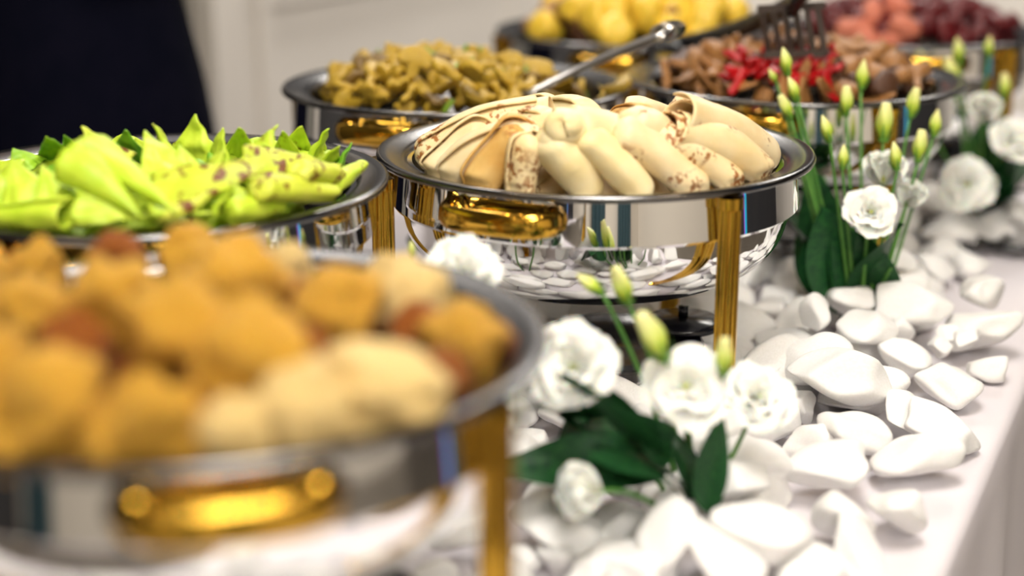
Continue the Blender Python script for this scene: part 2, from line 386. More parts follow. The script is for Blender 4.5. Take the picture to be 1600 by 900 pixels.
# ------------------------------------------------------------------ food makers
def basis(d, upv=Vector((0, 0, 1))):
    d = d.normalized(); s = d.cross(upv)
    if s.length < 1e-3: s = Vector((1, 0, 0))
    s.normalize(); return d, s, s.cross(d)
def rolled(P0, P1, r, flat=.8, seed=0, turns=1.55, taper=(.80, 1.0), wr=.06, closed=False, bowk=.05, cap=.55, drop=.008):
    """A rolled sheet from the outer end P0 to the inner, open end P1; local origin at the middle."""
    ax = (P1 - P0).normalized(); P0 = P0 - ax * r * .45 - Vector((0, 0, drop)); P1 = P1 + ax * r * (.5 if closed else .1)
    mid = (P0 + P1) / 2; d, s, u = basis(P1 - P0); L = (P1 - P0).length; V, Fc = [], []; nS, nT = 34, 54
    ph = seed * 1.7
    for i in range(nS + 1):
        q = i / nS
        tp = taper[0] + (taper[1] - taper[0]) * min(1, q * 1.5)
        cp = min(.3, cap * r / L); end = sqrt(max(0, 1 - max(0, (cp - q) / cp) ** 2))
        if closed: end = min(end, sqrt(max(0, 1 - max(0, (q - 1 + cp) / cp) ** 2)))
        rr = r * tp * (.04 + .96 * end) * (1 + .05 * sin(q * 7 + ph))
        bow = bowk * L * (sin(pi * q) - .5)
        for j in range(nT + 1):
            a = j / nT * 2 * pi * turns + 1.1 + .25 * sin(ph); rho = rr * (1 - .30 * j / nT)
            if j < 8: rho *= 1.0 + .05 * (8 - j) / 8
            skew = .05 * L * sin(a * .5 + ph) * (q if q > .5 else 0)
            n = mnoise.noise(Vector((q * 3 + ph, cos(a) * 1.3, sin(a) * 1.3 + ph))) * wr * r * 2
            rho += n
            p = d * ((q - .5) * L + skew) + s * (rho * cos(a)) + u * (rho * flat * sin(a) + bow)
            V.append(p)
    w = nT + 1
    for i in range(nS):
        for j in range(nT): Fc.append((i * w + j, i * w + j + 1, (i + 1) * w + j + 1, (i + 1) * w + j))
    return mid, (V, Fc)
def keep_in(mv, dish, lim=.166):
    """Hold a piece of food inside the rim of its pan."""
    mid, (V, Fc) = mv; cx, cyy = DISH[dish][:2]; out = []
    far = max(V, key=lambda p: math.hypot(mid.x + p[0] - cx, mid.y + p[1] - cyy)); fx, fy = mid.x + far[0] - cx, mid.y + far[1] - cyy
    over = math.hypot(fx, fy) - lim - .004
    if over > 0: mid = mid - Vector((fx, fy, 0)).normalized() * over * .8
    for p in V:
        q = mid + Vector(p); dx, dy = q.x - cx, q.y - cyy; r = math.hypot(dx, dy)
        low = max(0, min(1, (RIM + .012 - q.z) / .012)); l2 = lim + (.020 * (1 - low))
        if r > l2: k = (l2 + (r - l2) * .3) / r; q = Vector((cx + dx * k, cyy + dy * k, q.z))
        if math.hypot(q.x - cx, q.y - cyy) < .166: q.z = max(q.z, RIM - .046)
        out.append(q - mid)
    return mid, (out, Fc)
def folded(Ptip, Pbase, width, seed=0, thick=.16, ruffle=.10, upv=None):
    """A round sheet folded in quarters: pointed tip, wide ruffled open edge, two nested layers."""
    d, s, u = basis(Pbase - Ptip, upv or Vector((0, -.35, 1))); L = (Pbase - Ptip).length; parts = []; ph = seed * 2.3
    tw = random.uniform(-.5, .5); s, u = s * cos(tw) + u * sin(tw), u * cos(tw) - s * sin(tw)
    for lay in (0, 1):
        V, Fc = [], []; nS, nT = 16, 44; k = 1 - .22 * lay
        for i in range(nS + 1):
            q = (i + .15) / (nS + .15)
            for j in range(nT):
                a = 2 * pi * j / nT; e = 1 + .12 * cos(a) ** 2 * (1 - q)
                x = cos(a) * width * .5 * q * k
                y = sin(a) * width * thick * (q ** .8) * k * e
                rf = ruffle * width * q * q * (sin(5 * a + ph + lay) + .6 * sin(9 * a + 2 * ph))
                n = mnoise.noise(Vector((x * 60 + ph, y * 60, q * 4))) * width * .09
                V.append(d * (L * q * (1 - .10 * (cos(a) ** 2)) + rf * .35) + s * x + u * (y + rf * .55 + n + .03 * L * sin(pi * q)))
        for i in range(nS):
            for j in range(nT):
                j2 = (j + 1) % nT; Fc.append((i * nT + j, i * nT + j2, (i + 1) * nT + j2, (i + 1) * nT + j))
        parts.append((V, Fc))
    return Ptip, join(*parts)
def sheet(name, mv, mat, label, cat, group, th=.0016):
    mid, vf = mv
    me = mesh(name, vf, mat); o = link(name, me, None, mid, label=label, cat=cat, group=group)
    md = o.modifiers.new('thickness', 'SOLIDIFY'); md.thickness = th; md.offset = 0
    return o

# ------------------------------------------------------------------ pale crepes: outer (px, py, z), inner (px, py, z), radius, material, look
G = 'rolled crepes in the middle chafing dish'
cr = [
 ((632, 264, .004), (710, 216, .030), .022, 0, 1, 'short pale folded crepe against the left rim of the crepe dish'),
 ((652, 226, .018), (838, 178, .046), .023, 1, 0, 'long upper crepe with brown patches lying along the left back'),
 ((680, 262, .006), (800, 214, .036), .023, 0, 1, 'crepe tucked above the golden brown one'),
 ((728, 280, .002), (792, 218, .036), .024, 2, 1, 'golden brown glossy crepe at the front left of the dish'),
 ((813, 288, .000), (825, 224, .034), .0175, 1, 1, 'upright crepe with brown lace marks beside the golden one'),
 ((915, 290, .000), (862, 224, .036), .0225, 3, 1, 'smooth plain crepe with a rounded top at the dish front'),
 ((1002, 289, .000), (924, 222, .036), .0185, 3, 1, 'smooth yellowish crepe next to the rounded plain one'),
 ((1092, 286, .000), (982, 216, .038), .0195, 0, 1, 'crepe with a single brown spot near the front'),
 ((1160, 276, .002), (1044, 216, .036), .0180, 1, 1, 'crepe with a cluster of brown dots at the front right'),
 ((1222, 258, .006), (1082, 206, .042), .0225, 1, 0, 'large crepe with open folded end against the right rim'),
 ((1195, 228, .012), (1064, 180, .052), .0225, 0, 0, 'uppermost right crepe with wide rolled opening'),
 ((1010, 208, .034), (905, 200, .046), .019, 0, 1, 'folded crepe lying flat across the centre top'),
 ((880, 224, .028), (880, 196, .052), .019, 3, 1, 'short crepe standing upright at the centre top'),
 ((1045, 212, .034), (990, 192, .048), .020, 0, 1, 'triangular crepe end left of the wide opening'),
 ((960, 176, .040), (1000, 182, .050), .013, 2, 0, 'small brown edged roll at the back centre'),
 ((1040, 172, .036), (985, 176, .042), .015, 0, 1, 'pale roll behind the centre top'),
 ((775, 196, .030), (860, 194, .042), .019, 1, 1, 'crepe behind the upright one with brown lace marks'),
 ((855, 170, .034), (912, 176, .046), .017, 3, 1, 'creased yellowish crepe poking up at the back'),
 ((735, 200, .010), (850, 176, .034), .020, 0, 1, 'crepe at the far left back under the long one'),
 ((1140, 200, .010), (1060, 176, .030), .020, 0, 1, 'crepe at the far right back under the top one'),
]
for i, (a, b, r, m, cl, lab) in enumerate(cr):
    P0, P1 = at(*a), at(*b)
    sheet('rolled_crepe', keep_in(rolled(P0, P1, r, .88, i + 1, wr=.035, closed=cl), 'crepe', .172), CREPE[m], lab, 'crepe', G)
for i in range(14):              # the lower layer that carries them
    a = radians(-90 + i * 360 / 14); cx, cyy = DISH['crepe'][:2]
    P0 = Vector((cx + .146 * cos(a), cyy + .146 * sin(a), RIM - .016)); P1 = Vector((cx + .045 * cos(a + .3), cyy + .045 * sin(a + .3), RIM - .006))
    sheet('rolled_crepe', keep_in(rolled(P0, P1, .022, .8, 40 + i), 'crepe'), CREPE[i % 2], 'pale crepe in the lower layer of the crepe dish', 'crepe', 'lower layer crepes')

# ------------------------------------------------------------------ lime green crepes
G2 = 'lime green crepes in the left chafing dish'
gf = [  # tip, base, width px, material
 ((306, 178, .052), (306, 240, .018), 62, 0, 'tallest lime green pointed fold at the back'), ((240, 192, .048), (262, 238, .020), 48, 0, 'pointed green fold just left of the tallest one'),
 ((226, 203, .050), (268, 282, .016), 82, 0, 'broad green fold leaning in the middle'), ((196, 203, .042), (204, 240, .018), 46, 2, 'blunt green fold with dark inside'),
 ((124, 199, .050), (176, 262, .016), 80, 1, 'brown spotted green fold at the back left'), ((72, 213, .040), (88, 246, .010), 46, 2, 'dark green ruffled fold at the back left'),
 ((100, 212, .038), (116, 242, .012), 34, 2, 'small dark green curl beside the ruffled fold'), ((346, 200, .044), (344, 246, .018), 40, 0, 'narrow green point right of the tallest fold'),
 ((434, 194, .050), (392, 268, .016), 84, 0, 'wide wrinkled green fold right of centre'), ((352, 234, .044), (326, 284, .018), 66, 0, 'low green triangle in front of the tallest fold'),
 ((374, 199, .044), (378, 236, .016), 40, 0, 'green point behind the wide wrinkled fold'), ((442, 204, .040), (450, 244, .012), 40, 0, 'green point just right of the wide wrinkled fold'),
 ((472, 198, .040), (460, 240, .010), 46, 0, 'triangular green point at the back right'), ((514, 201, .038), (490, 246, .008), 52, 0, 'right angled green flap at the back right'),
 ((552, 224, .026), (530, 262, .004), 34, 2, 'small curled green edge near the right rim'), ((530, 227, .028), (512, 256, .008), 30, 0, 'small green tip near the right rim'),
 ((428, 268, .040), (268, 326, .016), 100, 1, 'large flat green crepe with dark brown spots at the front'), ((560, 262, .020), (430, 264, .024), 64, 1, 'flat spotted green crepe on the right'),
 ((64, 258, .036), (94, 330, .006), 66, 0, 'green fold left of the two long rolls'), ((16, 246, .036), (50, 322, .006), 70, 0, 'green fold at the left edge of the photo'),
 ((205, 356, .006), (108, 346, .012), 50, 0, 'flat green flap at the front under the rolls'), ((340, 352, .006), (250, 346, .010), 44, 0, 'pale green ruffled flap at the front rim'),
 ((-40, 260, .03), (-30, 320, .005), 80, 0, 'green fold cut by the left frame edge'), ((280, 226, .040), (292, 276, .016), 50, 0, 'green fold tucked under the tallest point'),
 ((412, 226, .040), (430, 256, .012), 56, 0, 'crumpled green fold near the middle right'), ((150, 222, .036), (140, 262, .012), 50, 0, 'green fold behind the long rolls'),
 ((20, 232, .022), (40, 262, .006), 50, 2, 'dark green frill at the far left rim'), ((492, 252, .028), (470, 290, .012), 56, 0, 'green fold above the spotted roll'),
 ((600, 262, .008), (548, 290, .002), 26, 0, 'pale green strip resting on the right rim'), ((396, 300, .028), (370, 336, .008), 60, 0, 'pale green fold below the wide flat crepe'),
]
for i, (a, b, wpx, m, lab) in enumerate(gf):
    P, B = at(*a), at(*b); wd = wpx * depth(P) / F * 1.4; B = P + (B - P) * 1.2
    sheet('folded_green_crepe', keep_in(folded(P, B, wd, i + 1, .11 if i != 16 else .08, .07), 'green'), GREEN[m], lab, 'green crepe', G2, .0012)
gr = [((222, 340, .008), (102, 258, .042), .0145, 0, 'long smooth green roll lying front left'), ((278, 338, .010), (130, 244, .044), .0135, 0, 'second long green roll behind the first'),
      ((536, 306, .004), (430, 300, .020), .0135, 1, 'brown spotted green roll at the front right'), ((452, 330, .002), (385, 340, .006), .012, 0, 'short pale green roll touching the front rim'),
      ((-20, 344, .004), (98, 340, .010), .014, 0, 'pale green roll along the front left rim'), ((592, 258, .012), (548, 290, .006), .008, 0, 'thin green curl standing over the right rim'),
      ((545, 278, .008), (480, 270, .026), .012, 1, 'small spotted green roll near the right rim')]
for i, (a, b, r, m, lab) in enumerate(gr):
    if i < 2:
        sheet('folded_green_crepe', keep_in(folded(at(*a), at(*b) + Vector((0, .01, .004)), .040 - .005 * i, i + 80, .32, .035), 'green', .176), GREEN[m], lab, 'green crepe', G2, .0012); continue
    sheet('rolled_green_crepe', keep_in(rolled(at(*a), at(*b), r, .8, i + 60, taper=(.62, 1.05), wr=.06, closed=i != 4, bowk=.01, cap=.35, drop=0), 'green', .176), GREEN[m], lab, 'green crepe', G2, .0012)
for i in range(22):
    a = 2 * pi * i / 22; cx, cyy = DISH['green'][:2]; rr = .135 if i % 2 else .08
    P = Vector((cx + (rr - .03) * cos(a), cyy + (rr - .03) * sin(a), RIM + .030 - rr * .1)); B = Vector((cx + rr * cos(a), cyy + rr * sin(a), RIM - .018))
    sheet('folded_green_crepe', keep_in(folded(P, B, .085, 90 + i, .2, .08), 'green'), GREEN[0 if i % 4 else 2], 'green crepe fold in the lower layer', 'green crepe', 'lower layer green crepes', .0012)

# ------------------------------------------------------------------ fried balls
ICO3, ICO2 = ico(4), ico(3)
def lump(seed, amp=.22, fr=1.4, src=None, fine=.03):
    src = src or ICO3; o = Vector((seed * 3.7, seed * 1.3, seed * 2.1)); V = []
    for v in src[0]:
        n = mnoise.noise(v * fr + o); n2 = mnoise.noise(v * 6 + o)
        V.append(v * (1 + amp * n + fine * n2))
    return V, src[1]
BALL = [[mesh('fried_ball', lump(s + 10 * k, .34, 1.5, fine=.09), FRIED[k]) for s in range(4)] for k in range(3)]
balls = [(52, 490, .030, 58, 0), (180, 470, .036, 72, 0), (276, 512, .040, 76, 0), (362, 448, .034, 84, 0), (390, 556, .032, 88, 0), (528, 484, .026, 72, 0),
 (450, 414, .020, 38, 2), (640, 470, .014, 58, 2), (722, 530, .008, 62, 0), (600, 592, .018, 80, 2), (84, 632, .016, 88, 0), (240, 652, .012, 68, 0),
 (372, 674, .004, 64, 2), (474, 640, .010, 76, 2), (0, 576, .022, 66, 0), (182, 402, .020, 44, 1), (618, 436, .008, 44, 2), (120, 545, .016, 60, 1),
 (230, 590, .010, 55, 1), (775, 530, .000, 30, 1), (300, 404, .018, 50, 0), (-60, 500, .02, 80, 0), (-60, 640, .01, 85, 0), (690, 590, .004, 45, 1), (560, 650, .000, 60, 2),
 (165, 690, .000, 48, 0), (20, 700, -.002, 50, 0), (650, 520, .004, 48, 1), (455, 480, .016, 50, 1), (60, 420, .016, 44, 0), (-20, 430, .014, 50, 0),
 (470, 560, .012, 50, 1), (330, 630, .008, 50, 1), (280, 700, -.002, 40, 0), (-150, 560, .01, 80, 0)]
for i, (x, y, z, r, k) in enumerate(balls):
    p = at(x, y, z); R = r * depth(p) / F
    sx = 1.35 if (x, y) == (600, 592) else 1
    row = min(4, max(0, int((y - 395) / 62))); mates = sorted(q[0] for q in balls if min(4, max(0, int((q[1] - 395) / 62))) == row)
    n_ = ('first', 'second', 'third', 'fourth', 'fifth', 'sixth', 'seventh', 'eighth', 'ninth', 'tenth', 'eleventh')[mates.index(x)]
    link('fried_ball', BALL[k][i % 4], None, p, (random.uniform(0, 6), random.uniform(0, 6), random.uniform(0, 6)) if sx == 1 else (0, .25, -.5), (R * sx, R, R * (.92 if sx == 1 else .6)),
         label='%s fried ball, %s from the left in the %s of the heap' % (('golden', 'darkened brown', 'pale golden')[k], n_, ('back row', 'second row', 'middle row', 'fourth row', 'front row')[row]), cat='fried ball', group='fried balls in the nearest dish')
for i in range(16):
    a = 2.4 * i; rr = .15 * sqrt((i + .5) / 16); cx, cyy = DISH['fried'][:2]
    link('fried_ball', BALL[1][i % 4], None, (cx + rr * cos(a), cyy + rr * sin(a), RIM - .026), (a, a * 2, a), (.024,) * 3, label='fried ball in the hidden bottom layer of the nearest dish', cat='fried ball', group='bottom layer fried balls')

# ------------------------------------------------------------------ heaps of small food
def slice_vf(seed, kind):
    random.seed(seed)
    if kind == 'mushroom':       # a curved mushroom slice: cap and stalk, thin
        out = []
        for k in range(18):
            a = pi * k / 17; out.append((cos(a) * 1.0, .15 + sin(a) * .85))
        out += [(-1.0, -.05), (-.75, -.22), (-.35, -.12), (-.30, -.75), (-.1, -.95), (.15, -.92), (.30, -.70), (.33, -.12), (.72, -.2)]
        t, bend = .26, random.uniform(.2, .6)
    elif kind == 'strip':
        out = [(-1.6, -.2), (-1.0, -.34), (0, -.28), (1.0, -.36), (1.7, -.1), (1.5, .25), (.6, .30), (-.5, .36), (-1.4, .22)]; t, bend = .14, random.uniform(.3, .8)
    else:                        # wedge or block
        n = 9; out = [(cos(2 * pi * k / n) * random.uniform(.75, 1.15), sin(2 * pi * k / n) * random.uniform(.6, 1.0)) for k in range(n)]; t, bend = .45, .25
    n = len(out); V = []
    for lvl, sc in ((-1, .82), (-.7, 1), (.7, 1), (1, .82)):
        for x, y in out: V.append((x * sc, y * sc, lvl * t + bend * x * x * .5 + .12 * sin(y * 3 + seed)))
    Fc = [tuple(reversed(range(n))), tuple(range(3 * n, 4 * n))]
    for l in range(3):
        for k in range(n): Fc.append((l * n + k, l * n + (k + 1) % n, (l + 1) * n + (k + 1) % n, (l + 1) * n + k))
    return V, Fc
def variants(name, kind, mats, n=4):
    L = []
    for m in mats:
        for s in range(n): L.append(mesh(name, slice_vf(s + 3, kind), m))
    return L
M_Y = variants('mushroom_slice', 'mushroom', [MUSH[0]], 5); M_B = variants('mushroom_slice', 'mushroom', [MUSH[1]], 3)
M_G = variants('herb_piece', 'strip', [MUSH[2]], 2); M_MEAT = variants('meat_piece', 'block', [MEAT[0]], 5); M_MEATD = variants('meat_piece', 'block', [MEAT[1]], 3)
M_STRIP = variants('meat_strip', 'strip', [MEAT[0]], 3)
M_PEP = variants('pepper_strip', 'strip', [PEPPER], 3); M_POT = [mesh('potato', lump(s + 70, .3, 1.1, ICO2), POTATO) for s in range(4)]
M_BEET = variants('beet_piece', 'block', [BEET], 4); M_SAL = [mesh('salmon_piece', lump(s + 90, .3, 1.2, ICO2), SALMON) for s in range(3)]
random.seed(11)
def heap(dish, n, mound, pick, rmax=.155, layers=((0, 1.0), (-.016, .95))):
    """mound(dx, dy) -> height over the rim; pick(dx, dy) -> (name, mesh, size, label, category, group)"""
    cx, cyy = DISH[dish][:2]
    for dz, f in layers:
        m = int(n * f * (.6 if dz < 0 else 1))
        for i in range(m):
            a = i * 2.39996 + dz * 50; r = rmax * sqrt((i + .5) / m)
            dx, dy = r * cos(a) + random.uniform(-.006, .006), r * sin(a) + random.uniform(-.006, .006)
            nm, me, s, lab, cat, grp = pick(dx, dy)
            z = RIM + mound(dx, dy) + dz + random.uniform(-.004, .004)
            s *= random.uniform(.8, 1.2)
            link(nm, me, None, (cx + dx, cyy + dy, z), (random.gauss(0, .7), random.gauss(0, .7), random.uniform(0, 6.3)), (s, s, s), label=lab, cat=cat, group=grp)
def dome(h, base, R=.16, ox=0, oy=0):
    return lambda dx, dy: base + h * max(0, 1 - ((dx - ox) ** 2 + (dy - oy) ** 2) / R ** 2) ** .8
def on_mound(x, y, dish, mound, lift=.006):
    """Where the sight line through a pixel meets the top of a heap."""
    cx, cyy = DISH[dish][:2]; z = .07
    while z > -.02:
        p = at(x, y, z); dx, dy = p.x - cx, p.y - cyy
        if math.hypot(dx, dy) < .155 and z <= mound(dx, dy) + lift: return p
        z -= .002
    return None
def pick_m(dx, dy):
    q = random.random()
    if q < .72: return ('mushroom_slice', random.choice(M_Y), .0145, 'yellow sauteed mushroom slice in the mushroom dish', 'mushroom', 'yellow mushroom slices')
    if q < .9: return ('mushroom_slice', random.choice(M_B), .014, 'brown mushroom slice in the mushroom dish', 'mushroom', 'brown mushroom slices')
    return ('herb_piece', random.choice(M_G), .009, 'green herb piece among the mushrooms', 'herb', 'green herb pieces')
heap('mushroom', 135, dome(.045, -.014, .16, -.025, 0), pick_m, .15)
for i, (x, y, z) in enumerate(((648, 100, .036), (700, 112, .036), (742, 116, .034), (870, 140, .0), (990 - 28, 140, .0))):
    p = at(x, y, z); link('mushroom_slice', M_Y[i], None, p, (1.2 if i == 0 else .5, .3, i), (.020,) * 3, label=('large yellow mushroom half standing on top of the heap', 'yellow mushroom cap right of the tall one', 'yellow mushroom cap near the top of the heap', 'yellow mushroom slice by the tongs', 'yellow piece stuck at the right rim of the mushroom dish')[i], cat='mushroom')
def pick_meat(dx, dy):
    q = random.random()
    if q < .32: return ('meat_piece', random.choice(M_MEAT), .0165, 'brown roast meat piece in the meat dish', 'meat', 'brown roast meat pieces')
    if q < .75: return ('meat_strip', random.choice(M_STRIP), .0155, 'curled strip of browned meat in the meat dish', 'meat', 'curled browned meat strips')
    return ('meat_piece', random.choice(M_MEATD), .016, 'dark charred meat piece in the meat dish', 'meat', 'dark meat pieces')
heap('meat', 95, dome(.045, -.012, .17), pick_meat, .152)
for i in range(38):
    x = random.uniform(1145, 1215) if i < 18 else random.uniform(1225, 1305); y = random.uniform(84, 138)
    p = on_mound(x, y, 'meat', dome(.045, -.012, .17), .010)
    if p is None: continue
    s_ = .0125; link('pepper_strip', random.choice(M_PEP), None, p, (random.gauss(0, .6), random.gauss(0, .6), random.uniform(0, 6)), (s_, s_ * 1.1, s_), label='glossy red pepper strip on top of the roast meat', cat='pepper', group='red pepper strips')
def pick_yel(dx, dy):
    if dx > -.06 and dy > -.10 or random.random() < .15: return ('potato', random.choice(M_POT), .024, 'yellow potato chunk in the far dish', 'potato', 'yellow potato chunks')
    return ('meat_piece', random.choice(M_MEAT + M_MEATD), .019, 'brown meat piece at the edge of the far potato dish', 'meat', 'meat pieces beside the potatoes')
heap('yellow', 52, dome(.078, -.006, .17, .02, 0), pick_yel, .15)
for i, (x, y, z) in enumerate(((905, 12, .04), (960, 14, .045), (1010, 22, .05), (1060, 20, .045), (1100, 30, .035), (1040, 48, .03), (1090, 55, .02), (930, 30, .03))):
    link('potato', M_POT[i % 4], None, on_mound(x, y, 'yellow', dome(.078, -.006, .17, .02, 0), .012) or at(x, y, z), (i, i * 2, i), (.030, .024, .022), label='large yellow potato chunk heaped on top of the far dish', cat='potato', group='large potato chunks on top')
def pick_red(dx, dy): return ('beet_piece', random.choice(M_BEET), .016, 'dark red beet piece in the far right dish', 'beetroot', 'dark red beet pieces')
heap('red', 70, dome(.045, -.004, .17), pick_red, .15)
for i, (x, y, z) in enumerate(((1338, 46, .035), (1362, 22, .045), (1402, 14, .045), (1412, 42, .038), (1398, -8, .05), (1350, 64, .015), (1388, 66, .015), (1322, 56, .02))):
    link('salmon_piece', M_SAL[i % 3], None, on_mound(x, y, 'red', dome(.045, -.004, .17), .010) or Vector((DISH['red'][0] - .10 + .02 * i, DISH['red'][1] - .05, RIM + .028)), (i, i * 2, i), (.022, .019, .016), label='salmon pink piece lying on the dark red food', cat='salmon', group='salmon pink pieces')
# ------------------------------------------------------------------ serving tools
t = empty('serving_tongs', at(850, 132, .012), 0, 'grey steel serving tongs resting on the mushroom dish rim', 'tongs')
for k, off in enumerate((0, 1)):
    a = at(820, 148, .006) + Vector((.012 * off, .008 * off, 0)); b = at(930, 92, .035 + .008 * off); c = at(1045, 52, .075 + .004 * off)
    link('arm', mesh('arm', tube([rel(p, t) for p in bez(a, b, c, 14)], [.006 + .006 * q / 13 for q in range(14)], 10, (1.0, .35)), STEEL), t)
link('hinge', mesh('hinge', tube([rel(at(1036, 50, .072), t), rel(at(1052, 44, .080), t)], .015, 12, (1, .6)), STEEL), t)
t = empty('slotted_turner', at(1240, 60, .04), 0, 'black slotted serving turner dug into the roast meat', 'turner')
hd = [at(1185, 20, .09), at(1290, 14, .09), at(1300, 78, .045), at(1195, 80, .045)]
def quad(p, q, r, s, th):
    nrm = (q - p).cross(s - p).normalized() * th
    return [rel(x, t) for x in (p, q, r, s, p + nrm, q + nrm, r + nrm, s + nrm)], [(0, 1, 2, 3), (4, 7, 6, 5), (0, 4, 5, 1), (1, 5, 6, 2), (2, 6, 7, 3), (3, 7, 4, 0)]
slats = []
for k in range(6):
    a0, a1 = (k + .08) / 6, (k + .62) / 6
    slats.append(quad(hd[0].lerp(hd[1], a0), hd[0].lerp(hd[1], a1), hd[3].lerp(hd[2], a1), hd[3].lerp(hd[2], a0), .002))
slats.append(quad(hd[0] + Vector((0, 0, .008)), hd[1] + Vector((0, 0, .008)), hd[1], hd[0], .003))
slats.append(quad(hd[3], hd[2], hd[2] - Vector((0, 0, .008)), hd[3] - Vector((0, 0, .008)), .003))
link('slotted_blade', mesh('slotted_blade', join(*slats), plain('brown_black_nylon', (.06, .045, .04), .3), False), t)
link('handle', mesh('handle', tube([rel(p, t) for p in bez(hd[0].lerp(hd[1], .5), at(1250, -20, .12), at(1330, -90, .17), 12)], .008, 10), BLACKPL), t)
t = empty('serving_spoon', at(1130, 58, .02), 0, 'black serving spoon with curved handle between the meat and potato dishes', 'spoon')
link('handle', mesh('handle', tube([rel(p, t) for p in bez(at(1050, 66, .012), at(1170, 56, .03), at(1260, -12, .11), 18)], [.010 + .004 * sin(q / 17 * pi) for q in range(18)], 10, (1, .8)), BLACKPL), t)
link('spoon_bowl', mesh('spoon_bowl', [(lambda V: ([(v[0] * .035, v[1] * .025, v[2] * .010) for v in V[0]], V[1]))(ICO2)][0], BLACKPL), t, rel(at(1040, 72, .010), t), (0, .2, .3))

# ------------------------------------------------------------------ white stones
def pebble(seed):
    random.seed(seed); V = []
    planes = [(Vector((random.gauss(0, 1), random.gauss(0, 1), random.gauss(0, 1))).normalized(), random.uniform(.50, .80)) for _ in range(8)]
    off = Vector((seed * 5.1, seed, -seed * 2.2))
    for v in ICO3[0]:
        p = v.copy()
        for n, d0 in planes:                       # soft facets
            e = p.dot(n) - d0
            if e > 0: p -= n * e * .92
        p *= 1 + .22 * mnoise.noise(v * 1.2 + off) + .018 * mnoise.noise(v * 5 + off)
        V.append(p)
    for _ in range(2):
        nb = [Vector((0, 0, 0)) for _ in V]; ct = [0] * len(V)
        for f in ICO3[1]:
            for a in range(3):
                nb[f[a]] += V[f[(a + 1) % 3]]; ct[f[a]] += 1
        V = [v * .4 + nb[i] / ct[i] * .6 for i, v in enumerate(V)]
    m = [max(abs(p[k]) for p in V) for k in range(3)]
    return [Vector((p.x / m[0], p.y / m[1], p.z / m[2])) for p in V], ICO3[1]
PEB = [mesh('white_stone', pebble(s), STONE) for s in range(16)]
